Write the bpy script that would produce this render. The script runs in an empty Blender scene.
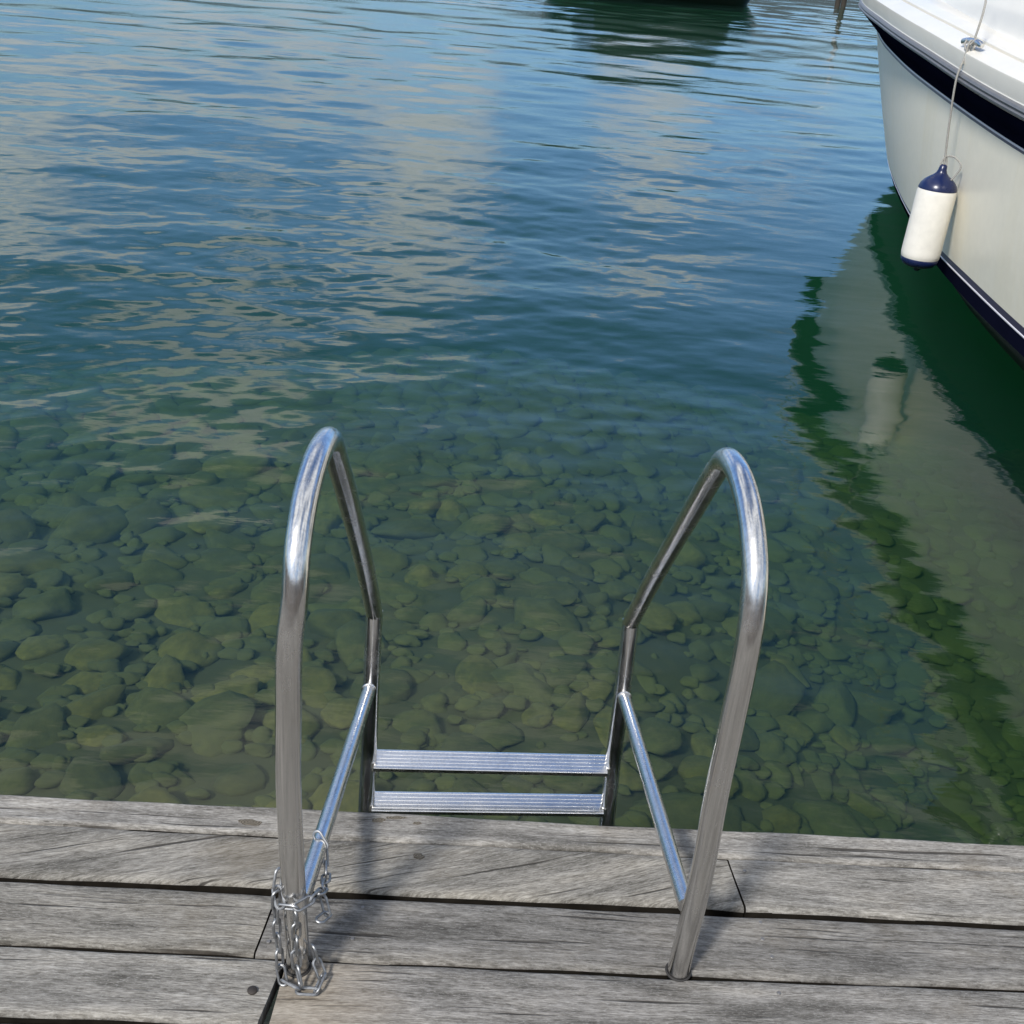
import bpy, math, random
import numpy as np
from mathutils import Vector, Matrix, Quaternion

PI = math.pi
R = math.radians
scene = bpy.context.scene
COL = scene.collection
random.seed(7)
RNG = np.random.default_rng(11)

# ------------------------------------------------------------------ settings
SUN_AZ = R(34)      # behind the viewer, to the left
SUN_EL = R(43)
TOSUN = Vector((-math.sin(SUN_AZ) * math.cos(SUN_EL), -math.cos(SUN_AZ) * math.cos(SUN_EL), math.sin(SUN_EL)))
EYE = 2.07          # eye height above the water
DECK = 0.635        # deck height above the water
ROT = R(3.3)        # the dock runs a little off the view's cross axis

# ------------------------------------------------------------------ helpers
def tag(o, label=None, cat=None, group=None, kind=None):
    if label: o['label'] = label
    if cat: o['category'] = cat
    if group: o['group'] = group
    if kind: o['kind'] = kind
    return o

def empty(name, loc=(0, 0, 0), rz=0.0):
    o = bpy.data.objects.new(name, None)
    o.empty_display_size = 0.1
    COL.objects.link(o)
    o.location = loc
    o.rotation_euler = (0, 0, rz)
    return o

class MB:
    def __init__(s):
        s.v = []; s.f = []
    def add(s, vs, fs):
        n = len(s.v)
        s.v += [tuple(p) for p in vs]
        s.f += [tuple(i + n for i in f) for f in fs]
        return s
    def box(s, a, b):
        x0, y0, z0 = a; x1, y1, z1 = b
        return s.add([(x0, y0, z0), (x1, y0, z0), (x1, y1, z0), (x0, y1, z0), (x0, y0, z1), (x1, y0, z1), (x1, y1, z1), (x0, y1, z1)],
                     [(0, 3, 2, 1), (4, 5, 6, 7), (0, 1, 5, 4), (1, 2, 6, 5), (2, 3, 7, 6), (3, 0, 4, 7)])
    def tube(s, pts, rad, n=16, caps=True, closed=False):
        pts = [Vector(p) for p in pts]
        m = len(pts)
        rads = rad if isinstance(rad, (list, tuple)) else [rad] * m
        tang = []
        for i in range(m):
            if closed:
                t = pts[(i + 1) % m] - pts[i - 1]
            else:
                t = pts[min(i + 1, m - 1)] - pts[max(i - 1, 0)]
            tang.append(t.normalized())
        ref = Vector((0, 0, 1)) if abs(tang[0].z) < 0.9 else Vector((1, 0, 0))
        nrm = tang[0].cross(ref).normalized()
        vs = []
        for i in range(m):
            if i:
                q = tang[i - 1].rotation_difference(tang[i])
                nrm = (q @ nrm)
                nrm = (nrm - tang[i] * nrm.dot(tang[i])).normalized()
            bn = tang[i].cross(nrm)
            for k in range(n):
                a = 2 * PI * k / n
                vs.append(pts[i] + (nrm * math.cos(a) + bn * math.sin(a)) * rads[i])
        fs = []
        rr = m if closed else m - 1
        for i in range(rr):
            j = (i + 1) % m
            for k in range(n):
                k2 = (k + 1) % n
                fs.append((i * n + k, i * n + k2, j * n + k2, j * n + k))
        if caps and not closed:
            fs.append(tuple(range(n - 1, -1, -1)))
            fs.append(tuple((m - 1) * n + k for k in range(n)))
        return s.add(vs, fs)
    def lathe(s, prof, n=32, loc=(0, 0, 0)):
        vs = []
        for r_, z in prof:
            for k in range(n):
                a = 2 * PI * k / n
                vs.append((loc[0] + r_ * math.cos(a), loc[1] + r_ * math.sin(a), loc[2] + z))
        fs = []
        for i in range(len(prof) - 1):
            for k in range(n):
                k2 = (k + 1) % n
                fs.append((i * n + k, i * n + k2, (i + 1) * n + k2, (i + 1) * n + k))
        fs.append(tuple(range(n - 1, -1, -1)))
        fs.append(tuple((len(prof) - 1) * n + k for k in range(n)))
        return s.add(vs, fs)
    def strip(s, rows):
        """rows: equal-length polylines; skin them"""
        n = len(rows[0])
        vs = [p for r_ in rows for p in r_]
        fs = []
        for i in range(len(rows) - 1):
            for k in range(n - 1):
                fs.append((i * n + k, i * n + k + 1, (i + 1) * n + k + 1, (i + 1) * n + k))
        return s.add(vs, fs)
    def build(s, name, mat, parent=None, smooth=False, bevel=0.0, seg=2, angle=40):
        me = bpy.data.meshes.new(name)
        me.from_pydata(s.v, [], s.f)
        me.validate()
        me.update()
        if mat: me.materials.append(mat)
        o = bpy.data.objects.new(name, me)
        COL.objects.link(o)
        if parent: o.parent = parent
        if smooth:
            me.polygons.foreach_set('use_smooth', [True] * len(me.polygons))
            me.set_sharp_from_angle(angle=R(angle))
        if bevel:
            b = o.modifiers.new('bevel', 'BEVEL')
            b.width = bevel; b.segments = seg; b.limit_method = 'ANGLE'; b.angle_limit = R(35)
        return o

def np_mesh(name, v, f, mat, smooth=True, parent=None):
    me = bpy.data.meshes.new(name)
    v = np.asarray(v, dtype=np.float32); f = np.asarray(f, dtype=np.int32)
    me.vertices.add(len(v)); me.vertices.foreach_set('co', v.ravel())
    k = f.shape[1]
    me.loops.add(f.size); me.loops.foreach_set('vertex_index', f.ravel())
    me.polygons.add(len(f))
    me.polygons.foreach_set('loop_start', np.arange(0, f.size, k, dtype=np.int32))
    me.polygons.foreach_set('loop_total', np.full(len(f), k, dtype=np.int32))
    me.update(calc_edges=True)
    me.polygons.foreach_set('use_smooth', np.full(len(f), smooth))
    if mat: me.materials.append(mat)
    o = bpy.data.objects.new(name, me)
    COL.objects.link(o)
    if parent: o.parent = parent
    return o

def catmull(pts, sub=8):
    pts = [Vector(p) for p in pts]
    out = []
    for i in range(len(pts) - 1):
        p0 = pts[max(i - 1, 0)]; p1 = pts[i]; p2 = pts[i + 1]; p3 = pts[min(i + 2, len(pts) - 1)]
        for k in range(sub):
            t = k / sub
            out.append(0.5 * ((2 * p1) + (p2 - p0) * t + (2 * p0 - 5 * p1 + 4 * p2 - p3) * t * t + (3 * p1 - p0 - 3 * p2 + p3) * t ** 3))
    out.append(pts[-1])
    return out

# ------------------------------------------------------------------ node helper
class NT:
    def __init__(s, name):
        s.m = bpy.data.materials.new(name); s.m.use_nodes = True
        s.t = s.m.node_tree; s.t.nodes.clear()
        s.out = s.n('ShaderNodeOutputMaterial')
    def n(s, typ, **kw):
        nd = s.t.nodes.new(typ)
        for k, v in kw.items():
            setattr(nd, k, v)
        return nd
    def set(s, sock, v):
        if isinstance(v, bpy.types.NodeSocket): s.t.links.new(v, sock)
        elif v is not None:
            if isinstance(v, (tuple, list)) and len(v) == 3 and sock.type == 'RGBA': v = (*v, 1)
            sock.default_value = v
    def math(s, op, a, b=None, c=None, clamp=False):
        nd = s.n('ShaderNodeMath', operation=op); nd.use_clamp = clamp
        for i, v in enumerate((a, b, c)):
            if v is not None: s.set(nd.inputs[i], v)
        return nd.outputs[0]
    def mix(s, f, a, b, blend='MIX'):
        nd = s.n('ShaderNodeMix', data_type='RGBA', blend_type=blend)
        s.set(nd.inputs[0], f); s.set(nd.inputs[6], a); s.set(nd.inputs[7], b)
        return nd.outputs[2]
    def noise(s, vec, scale=5, detail=4, rough=0.55, dist=0.0, typ='FBM'):
        nd = s.n('ShaderNodeTexNoise')
        if vec is not None: s.set(nd.inputs['Vector'], vec)
        nd.inputs['Scale'].default_value = scale; nd.inputs['Detail'].default_value = detail
        nd.inputs['Roughness'].default_value = rough; nd.inputs['Distortion'].default_value = dist
        return nd.outputs['Fac']
    def ramp(s, fac, stops):
        nd = s.n('ShaderNodeValToRGB')
        s.set(nd.inputs[0], fac)
        e = nd.color_ramp.elements
        while len(e) < len(stops): e.new(0.5)
        for el, (p, c) in zip(e, stops):
            el.position = p
            el.color = (*c, 1) if isinstance(c, (tuple, list)) else (c, c, c, 1)
        return nd.outputs[0]
    def mapping(s, vec, scale=(1, 1, 1), rot=(0, 0, 0), loc=(0, 0, 0)):
        nd = s.n('ShaderNodeMapping')
        s.set(nd.inputs[0], vec)
        nd.inputs['Location'].default_value = loc; nd.inputs['Rotation'].default_value = rot; nd.inputs['Scale'].default_value = scale
        return nd.outputs[0]
    def coord(s, which='Object'):
        return s.n('ShaderNodeTexCoord').outputs[which]
    def bump(s, h, strength=0.3, dist=0.01, normal=None):
        nd = s.n('ShaderNodeBump')
        s.set(nd.inputs['Height'], h); nd.inputs['Strength'].default_value = strength; nd.inputs['Distance'].default_value = dist
        if normal is not None: s.set(nd.inputs['Normal'], normal)
        return nd.outputs[0]
    def bsdf(s, **kw):
        nd = s.n('ShaderNodeBsdfPrincipled')
        for k, v in kw.items():
            s.set(nd.inputs[k.replace('_', ' ')], v)
        s.t.links.new(nd.outputs[0], s.out.inputs[0])
        return nd

def wood_mat(name, seed, tint=(1, 1, 1), angle=0.0, bright=1.0, beige=0.0, end_x=None):
    """weathered silver-grey softwood; grain runs along local x, turned by angle"""
    t = NT(name)
    co = t.mapping(t.coord(), loc=(seed * 3.7, seed * 1.9, seed * 0.7))
    warp = t.noise(t.mapping(co, scale=(2.2, 5, 5)), 1.0, 3, 0.5)
    sep = t.n('ShaderNodeSeparateXYZ'); t.set(sep.inputs[0], co)
    # bend the grain gently
    yy = t.math('ADD', sep.outputs[1], t.math('MULTIPLY', warp, 0.018))
    if angle:
        yy = t.math('ADD', yy, t.math('MULTIPLY', sep.outputs[0], angle))
    cmb = t.n('ShaderNodeCombineXYZ')
    t.set(cmb.inputs[0], sep.outputs[0]); t.set(cmb.inputs[1], yy); t.set(cmb.inputs[2], sep.outputs[2])
    v = cmb.outputs[0]
    fine = t.noise(t.mapping(v, scale=(55, 430, 90)), 1.0, 6, 0.72)
    mid = t.noise(t.mapping(v, scale=(9, 110, 30)), 1.0, 5, 0.62)
    broad = t.noise(t.mapping(v, scale=(3.6, 17, 6)), 1.0, 4, 0.6)
    speck = t.noise(t.mapping(v, scale=(170, 460, 90)), 1.0, 4, 0.7)
    crack = t.noise(t.mapping(v, scale=(3.4, 120, 30)), 1.0, 2, 0.45)
    crackm = t.ramp(crack, [(0.29, 1.0), (0.355, 0.0)])
    grain = t.math('ADD', t.math('MULTIPLY', fine, 0.66), t.math('MULTIPLY', mid, 0.34))
    c = t.ramp(grain, [(0.34, (0.075, 0.071, 0.064)), (0.43, (0.165, 0.158, 0.147)), (0.51, (0.265, 0.257, 0.243)), (0.63, (0.45, 0.442, 0.425))])
    c = t.mix(1.0, c, t.ramp(broad, [(0.32, (0.55, 0.545, 0.53)), (0.5, (0.95, 0.94, 0.92)), (0.68, (1.22, 1.19, 1.13))]), 'MULTIPLY')
    c = t.mix(t.ramp(speck, [(0.54, 0.0), (0.68, 0.5)]), c, (0.46, 0.455, 0.44))
    c = t.mix(t.math('MULTIPLY', crackm, 0.85), c, (0.035, 0.031, 0.027))
    # brown damp stains
    st = t.noise(co, 4.5, 4, 0.6)
    c = t.mix(t.ramp(st, [(0.58, 0.0), (0.74, 0.42)]), c, (0.15, 0.125, 0.09))
    if beige:
        b = t.noise(t.mapping(co, scale=(7, 16, 10)), 1.0, 4, 0.6)
        ox = t.n('ShaderNodeSeparateXYZ'); t.set(ox.inputs[0], t.coord())
        edge = t.math('ADD', ox.outputs[0], t.math('MULTIPLY', b, 0.16))
        fac = t.math('SUBTRACT', 1.0, t.math('MULTIPLY', t.math('SUBTRACT', edge, end_x + 0.17), 10.0), clamp=True)
        fresh = t.ramp(grain, [(0.35, (0.19, 0.155, 0.115)), (0.62, (0.50, 0.445, 0.36))])
        c = t.mix(t.math('MULTIPLY', fac, beige), c, fresh)
    c = t.mix(1.0, c, tuple(x * bright * 0.85 for x in tint), 'MULTIPLY')
    h = t.math('ADD', t.math('MULTIPLY', grain, 1.0), t.math('MULTIPLY', crackm, -0.8))
    t.bsdf(Base_Color=c, Roughness=0.85, Normal=t.bump(h, 0.65, 0.003), Specular_IOR_Level=0.25)
    return t.m

def steel_mat(name, rough=0.2, base=0.62, streak=(500, 500, 8), grime=0.22):
    t = NT(name)
    co = t.coord()
    st = t.noise(t.mapping(co, scale=streak), 1.0, 3, 0.6)
    sm = t.noise(co, 14, 5, 0.6)
    dr = t.noise(t.mapping(co, scale=(60, 60, 5)), 1.0, 4, 0.6)
    c = t.mix(t.ramp(dr, [(0.45, 0.0), (0.7, grime)]), (base, base * 0.985, base * 0.96), (0.30, 0.26, 0.22))
    ln = t.noise(t.mapping(co, scale=(260, 260, 3)), 1.0, 3, 0.7)
    c = t.mix(1.0, c, t.ramp(ln, [(0.36, 0.85), (0.58, 1.0)]), 'MULTIPLY')
    ro = t.math('ADD', t.math('MULTIPLY', t.ramp(sm, [(0.35, 0.0), (0.75, 1.0)]), 0.16), t.math('ADD', t.math('MULTIPLY', st, 0.12), rough - 0.08))
    t.bsdf(Base_Color=c, Metallic=1.0, Roughness=ro, Normal=t.bump(st, 0.06, 0.001))
    return t.m

def plain(name, col, rough=0.4, metal=0.0, var=0.12, scale=9, coat=0.0, bump=0.0, spec=0.5):
    t = NT(name)
    co = t.coord()
    nz = t.noise(co, scale, 4, 0.6)
    c = t.mix(1.0, col, t.ramp(nz, [(0.3, 1.0 - var), (0.7, 1.0)]), 'MULTIPLY')
    nrm = t.bump(t.noise(co, scale * 8, 3), bump, 0.002) if bump else None
    b = t.bsdf(Base_Color=c, Roughness=t.math('ADD', rough - 0.04, t.math('MULTIPLY', nz, 0.08)), Metallic=metal, Coat_Weight=coat, Coat_Roughness=0.06, Specular_IOR_Level=spec)
    if nrm is not None: t.set(b.inputs['Normal'], nrm)
    return t.m

# ------------------------------------------------------------------ materials
M = {}
M['steel'] = steel_mat('stainless steel tube', 0.18, 0.78)
M['steel_bright'] = steel_mat('brushed steel brace', 0.24, 0.72, grime=0.15)
M['tread'] = steel_mat('ribbed steel tread', 0.22, 0.90, streak=(6, 900, 900), grime=0.05)
M['zinc'] = plain('galvanised chain', (0.42, 0.43, 0.44), 0.5, 1.0, 0.45, 90)
M['bolt'] = plain('rusty bolt head', (0.07, 0.06, 0.052), 0.6, 0.6, 0.4, 80)
M['screw'] = plain('dull screw head', (0.26, 0.25, 0.24), 0.5, 0.6, 0.3, 80)
M['rubber'] = plain('dark rubber', (0.03, 0.028, 0.026), 0.7)
M['gelcoat'] = plain('cream gelcoat', (0.88, 0.845, 0.735), 0.36, 0, 0.06, 2.5, spec=0.35)
def hull_mat():
    t = NT('cream gelcoat with painted yellow glow')
    co = t.coord()
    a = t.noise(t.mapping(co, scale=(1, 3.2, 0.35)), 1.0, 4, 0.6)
    b = t.noise(co, 14, 4, 0.6)
    c = t.mix(t.ramp(a, [(0.50, 0.0), (0.72, 0.28)]), (0.93, 0.875, 0.725), (0.82, 0.72, 0.48))  # yellow streaks paint the glow thrown up by the water into the hull colour
    c = t.mix(1.0, c, t.ramp(b, [(0.3, 0.95), (0.7, 1.0)]), 'MULTIPLY')
    t.bsdf(Base_Color=c, Roughness=0.34, Specular_IOR_Level=0.4)
    return t.m
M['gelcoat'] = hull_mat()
M['gelcoat_white'] = plain('white gelcoat', (0.76, 0.73, 0.65), 0.3, 0, 0.06, 4)
M['navy'] = plain('navy gelcoat', (0.006, 0.007, 0.018), 0.3, 0, 0.2, 3, spec=0.0)
M['navy_line'] = plain('dark purple line', (0.035, 0.022, 0.05), 0.3)
M['white_line'] = plain('white line', (0.75, 0.72, 0.76), 0.3)
M['antifoul'] = plain('dark antifouling paint', (0.012, 0.016, 0.022), 0.7, 0, 0.4, 5)
M['alu'] = plain('dull grey rubbing strip', (0.15, 0.15, 0.155), 0.4, 0.0, 0.25, 12)
M['glass_dark'] = plain('tinted glass', (0.012, 0.015, 0.016), 0.06)
M['fender_white'] = plain('white vinyl with scuffs', (0.80, 0.775, 0.71), 0.4, 0, 0.11, 15)
M['fender_blue'] = plain('blue vinyl', (0.008, 0.016, 0.070), 0.28, 0, 0.2, 12)
M['rope'] = plain('braided grey rope', (0.42, 0.41, 0.38), 0.9, 0, 0.45, 160, bump=0.5)
M['dark_hull'] = plain('black green hull paint', (0.006, 0.010, 0.008), 0.3)
M['pile'] = plain('wet brown pile', (0.045, 0.037, 0.027), 0.8, 0, 0.5, 4, bump=0.6)
M['added_cap'] = plain('white boat stand-in', (0.8, 0.8, 0.78), 0.4)
M['gap_shade'] = plain('sawn board side with painted gap shade', (0.020, 0.017, 0.013), 0.95, 0, 0.6, 30, spec=0.1)  # near-black colour paints the shade of the deck gaps onto board sides
M['joist'] = plain('dark wet joist', (0.03, 0.027, 0.022), 0.9, 0, 0.5, 6)

# ------------------------------------------------------------------ dock
dock = empty('wooden_dock', (0.05, 1.537, DECK), ROT)
tag(dock, 'weathered grey timber dock with long planks across the foreground', 'dock')
def to_dock(px, py):
    d = Vector((px - 0.05, py - 1.537)); c, s_ = math.cos(ROT), math.sin(ROT)
    return (d.x * c + d.y * s_, -d.x * s_ + d.y * c)

def plank(x0, x1, y0, y1, mat, dz=0.0, sk0=0.0, sk1=0.0, th=0.034, tilt=0.0):
    """a board with softened, slightly wandering edges; sk = skew of the end cuts"""
    nx = max(6, int((x1 - x0) / 0.05)); prof_n = 10
    w = y1 - y0
    r_ = 0.0045
    prof = [(0.0, -th), (0.0, -0.0085), (0.0, -r_ * 1.6), (r_ * 0.35, -r_ * 0.5), (r_ * 1.3, 0.0)]
    ins = [w * k / 6 for k in range(1, 6)]
    full = prof + [(a, 0.0) for a in ins] + [(w - a, z) for a, z in reversed(prof)]
    ph = RNG.uniform(0, 6, 8)
    mb = MB(); rows = []
    for i in range(nx + 1):
        t = i / nx
        row = []
        x = x0 + (x1 - x0) * t
        wob0 = 0.0012 * math.sin(x * 9 + ph[0]) + 0.0009 * math.sin(x * 31 + ph[1])
        wob1 = 0.0012 * math.sin(x * 8 + ph[2]) + 0.0009 * math.sin(x * 27 + ph[3])
        for j, (a, z) in enumerate(full):
            u = a / w
            yy = y0 + a + wob0 * (1 - u) + wob1 * u
            sk = sk0 * (1 - t) + sk1 * t
            endf = (sk0 if t < 0.5 else sk1) * max(0, 1 - min(t, 1 - t) * nx)
            xx = x + endf * (u - 0.5)
            cup = 0.0012 * (2 * u - 1) ** 2 if z == 0 else 0
            zz = z + dz + tilt * (u - 0.5) + cup + 0.0008 * math.sin(x * 5 + ph[4] + u * 3)
            drop = 0.003 if (i in (0, nx) and z > -0.01) else 0
            row.append((xx, yy, zz - drop))
        rows.append(row)
    mb.strip(rows)
    n = len(full)
    mb.f = [tuple(reversed(f)) for f in mb.f]
    mb.f.append(tuple(reversed(range(n))))
    mb.f.append(tuple(nx * n + k for k in range(n)))
    o = mb.build('plank', mat, dock, smooth=True, angle=50)
    o.data.materials.append(M['gap_shade'])
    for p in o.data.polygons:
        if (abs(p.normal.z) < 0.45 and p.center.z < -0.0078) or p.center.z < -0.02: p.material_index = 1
    return o

# board rows, back from the water's edge (y measured from the edge)
jr1 = to_dock(0.448, 1.49)[0]
jr2 = to_dock(-0.335, 1.25)[0]
jr3 = to_dock(-0.289, 1.12)[0]
plank_a = plank(-4.2, 3.4, -0.0675, 0.0, wood_mat('edge board wood', 1.3, (1.0, 0.985, 0.96), 0.0, 1.12), dz=0.0005)
p1 = plank(-4.2, jr1 - 0.0015, -0.1865, -0.0700, wood_mat('slanting grain wood', 2.1, (1.0, 0.98, 0.93), -0.30, 0.98), dz=-0.001, sk1=-0.010)
p1b = plank(jr1 + 0.0015, 3.4, -0.1885, -0.0700, wood_mat('pale board wood', 3.4, (1.0, 0.985, 0.95), 0.02, 1.08), sk0=-0.010)
p2 = plank(-4.2, jr2 - 0.0015, -0.3225, -0.2010, wood_mat('left board wood', 4.6, (1, 0.975, 0.92), 0.0, 1.0), sk1=0.014)
p2b = plank(jr2 + 0.0015, 3.4, -0.3260, -0.2030, wood_mat('dark board wood', 5.2, (0.96, 0.95, 0.94), 0.03, 0.80), sk0=0.014)
p3 = plank(-4.2, jr3 - 0.008, -0.4490, -0.3305, wood_mat('bolted board wood', 6.9, (1.0, 0.985, 0.95), 0.0, 1.05), dz=0.002, sk1=0.020)
p3b = plank(jr3 + 0.003, 3.4, -0.4520, -0.3335, wood_mat('patched board wood', 7.7, (1.0, 0.985, 0.97), 0.0, 0.95, beige=0.65, end_x=jr3), sk0=0.008)
yb = -0.462
for k in range(16):
    plank(-4.2, 3.4, yb - 0.122, yb, wood_mat('rear board wood', 8.3 + k * 1.37, (1, 0.98, 0.94), 0.0, 0.95 + 0.1 * random.random()), dz=0.001 * random.random())
    yb -= 0.130
# frame under the boards
jb = MB()
for x in (-3.6, -2.5, -1.4, -0.31, 0.44, 1.4, 2.5, 3.3):
    jb.box((x - 0.04, yb, -0.20), (x + 0.04, -0.02, -0.0375))
jb.build('joist', M['joist'], dock)
MB().box((-4.2, -0.019, -0.24), (3.4, -0.004, -0.040)).build('fascia', wood_mat('damp fascia wood', 40.2, (0.8, 0.75, 0.66), 0.0, 0.6), dock)
for x in (-3.0, 2.2):
    for y in (-0.35, -2.0):
        MB().tube([(x, y, -2.0), (x, y, -0.201)], 0.11, 18).build('support_post', M['pile'], dock, smooth=True)

def screw(x, y, r_, mat, name, parent, z=0.0):
    mb = MB()
    mb.lathe([(r_, -0.004), (r_, 0.0006), (r_ * 0.8, 0.0014), (0.0005, 0.0016)], 14, (x, y, z))
    return mb.build(name, mat, parent, smooth=True)
bx = to_dock(-0.306, 1.115)
screw(bx[0] - 0.018, -0.392, 0.0075, M['bolt'], 'bolt', p3, 0.0017)
for (px, py) in ((0.488, 1.275), (0.478, 1.31), (0.480, 1.345)):
    d = to_dock(px, py); screw(d[0], d[1], 0.0036, M['screw'], 'screw', p2b)
for (px, py) in ((-0.186, 1.300), (-0.192, 1.235), (-0.322, 1.215)):
    d = to_dock(px, py); screw(d[0], d[1], 0.0034, M['screw'], 'screw', p2b)
d = to_dock(0.487, 1.205); screw(d[0], d[1], 0.0034, M['screw'], 'screw', p3b)
d = to_dock(0.47, 1.46); screw(d[0], d[1], 0.0034, M['screw'], 'screw', p1b)
d = to_dock(-0.21, 1.475)

# knots: dark oval end-grain discs let into the boards
tk = NT('dark knot wood')
cok = tk.coord()
ring = tk.n('ShaderNodeTexWave', wave_type='RINGS', rings_direction='Z')
tk.set(ring.inputs[0], tk.mapping(cok, scale=(1, 2.2, 1))); ring.inputs['Scale'].default_value = 60; ring.inputs['Distortion'].default_value = 5
tk.bsdf(Base_Color=tk.ramp(ring.outputs['Fac'], [(0.1, (0.06, 0.05, 0.036)), (0.9, (0.15, 0.13, 0.10))]), Roughness=0.9)
M['knot'] = tk.m
def knot(px, py, rx, ry, parent, z=0.001):
    d = to_dock(px, py)
    mb = MB(); n = 22
    ph = random.random() * 6
    vs = [(0, 0, 0.0006)]
    for k in range(n):
        a = 2 * PI * k / n
        w_ = 1 + 0.16 * math.sin(2 * a + ph) + 0.13 * math.sin(5 * a + ph * 2)
        vs.append((rx * w_ * math.cos(a), ry * w_ * math.sin(a), 0.0))
    for k in range(n):
        a = 2 * PI * k / n
        vs.append((rx * 1.05 * math.cos(a), ry * 1.05 * math.sin(a), -0.006))
    mb.add(vs, [(0, 1 + k, 1 + (k + 1) % n) for k in range(n)] + [(1 + k, 1 + n + k, 1 + n + (k + 1) % n, 1 + (k + 1) % n) for k in range(n)])
    o = mb.build('knot', M['knot'], parent, smooth=True)
    o.location = (d[0], d[1], z)
    return o
knot(-0.415, 1.468, 0.020, 0.0065, plank_a, 0.0016)
knot(-0.19, 1.502, 0.012, 0.006, plank_a, 0.0016)
knot(-0.16, 1.512, 0.018, 0.0045, plank_a, 0.0016)
knot(-0.12, 1.503, 0.007, 0.0045, plank_a, 0.0016)
knot(-0.108, 1.425, 0.010, 0.0055, p1, 0.0006)

# ------------------------------------------------------------------ ladder
e1 = Vector((math.cos(ROT), math.sin(ROT), 0)); e2 = Vector((-math.sin(ROT), math.cos(ROT), 0))
ladder = empty('swim_ladder', (0.032, 1.2015, DECK), ROT)
tag(ladder, 'stainless steel swim ladder with two tall bowed handrails at the dock edge', 'ladder')
# profile: (lateral towards the middle, forward over the water, height above deck)
base_l = (Vector((-0.266, 1.173, 0)) - Vector((0.032, 1.2015, 0)))
base_r = (Vector((0.330, 1.230, 0)) - Vector((0.032, 1.2015, 0)))
def loc_base(b): return Vector((b.dot(e1), b.dot(e2), 0))
BL, BR = loc_base(base_l), loc_base(base_r)
PROF = [(0, -0.25), (0, 0.0), (0, 0.20), (0, 0.37), (0, 0.50), (0.002, 0.60), (0.013, 0.668), (0.040, 0.724), (0.095, 0.768), (0.165, 0.790), (0.225, 0.790), (0.262, 0.778), (0.288, 0.752),
        (0.315, 0.720), (0.40, 0.611), (0.573, 0.391), (0.72, 0.187)]
LATL = [0, 0, -0.006, -0.010, -0.008, -0.006, 0.0, 0.0, 0.002, 0.006, 0.010, 0.012, 0.014, 0.016, 0.024, 0.036, 0.045]
LATR = [0, 0, -0.004, 0.0, 0.0, 0.0, 0.0, 0.001, 0.003, 0.005, 0.007, 0.008, 0.009, 0.010, 0.012, 0.016, 0.020]
LEG = [(0.72, 0.187), (0.705, 0.10), (0.692, 0.025), (0.676, -0.145), (0.645, -0.258), (0.62, -0.42), (0.60, -0.70), (0.60, -1.15)]
RAD = 0.0177
LEGPT = {}
for side, B, LAT, sg in (('l', BL, LATL, 1), ('r', BR, LATR, -1)):
    pts = [B + Vector((sg * la, f, z)) for (f, z), la in zip(PROF, LAT)]
    MB().tube(catmull(pts, 8), RAD, 28).build('handrail', M['steel'], ladder, smooth=True)
    la = LAT[-1]
    lp = [B + Vector((sg * la, f, z)) for f, z in LEG]
    lp[0].z += 0.006
    MB().tube(catmull(lp, 4), RAD * 0.995, 28).build('leg', M['steel'], ladder, smooth=True)
    LEGPT[side] = lp
    # brace between leg and upright
    a = B + Vector((sg * (la - 0.002), 0.694, 0.022)); b = B + Vector((sg * 0.004, 0.016, 0.128))
    st = MB().tube([a, a.lerp(b, 0.5), b], 0.0135, 22)
    so = st.build('brace', M['steel_bright'], ladder, smooth=True)
    ax = (b - a).normalized(); q = ax.to_track_quat('Z', 'Y'); c0 = a + ax * 0.020
    MB().tube([c0 + q @ Vector((math.cos(t) * 0.0142, math.sin(t) * 0.0142, 0)) for t in np.linspace(0, 2 * PI, 24, endpoint=False)], 0.002, 8, closed=True).build('weld', M['steel'], so, smooth=True)
    # rubber collar where the upright goes through the deck
    MB().tube([B + Vector((math.cos(t) * (RAD + 0.0015), math.sin(t) * (RAD + 0.0015), 0.0006)) for t in np.linspace(0, 2 * PI, 28, endpoint=False)], 0.0018, 8, closed=True).build('collar', M['rubber'], ladder, smooth=True)

def rung(zl, fw, dz=0.0):
    xl = BL.x + 0.045 + RAD * 0.75; xr = BR.x - 0.020 - RAD * 0.75
    yl = BL.y + fw; yr = BR.y + fw
    w = 0.058; mb = MB()
    # ribbed channel: grooves run along the tread
    prof = [(0.0, -0.010), (0.0, -0.001), (0.002, 0.0)]
    for k in range(5):
        y0 = 0.006 + k * 0.0105
        prof += [(y0, 0.0), (y0 + 0.001, -0.0007), (y0 + 0.003, -0.0007), (y0 + 0.004, 0.0)]
    prof += [(w - 0.002, 0.0), (w, -0.001), (w, -0.010)]
    rows = []
    tl = R(4)
    for i in range(2):
        row = []
        for a, z in prof:
            a2 = a - w / 2
            yy = a2 * math.cos(tl) - z * math.sin(tl); zz = a2 * math.sin(tl) + z * math.cos(tl)
            x = xl if i == 0 else xr; y = (yl if i == 0 else yr)
            row.append((x, y + yy, zl + zz + (dz if i else 0)))
        rows.append(row)
    mb.strip(rows)
    n = len(prof)
    mb.f.append(tuple(reversed(range(n)))); mb.f.append(tuple(n + k for k in range(n)))
    r_ = mb.build('rung', M['tread'], ladder, smooth=True, angle=30)
    for x, y, z in ((xl + 0.002, yl, zl), (xr - 0.002, yr, zl + dz)):
        q = MB().tube([(x, y + math.cos(t) * 0.026, z - 0.012 + math.sin(t) * 0.013) for t in np.linspace(0, 2 * PI, 20, endpoint=False)], 0.002, 6, closed=True)
        q.build('weld', M['steel'], r_, smooth=True)
rung(0.478 - DECK, 0.676, 0.0)
rung(0.382 - DECK, 0.650, 0.004)
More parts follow.
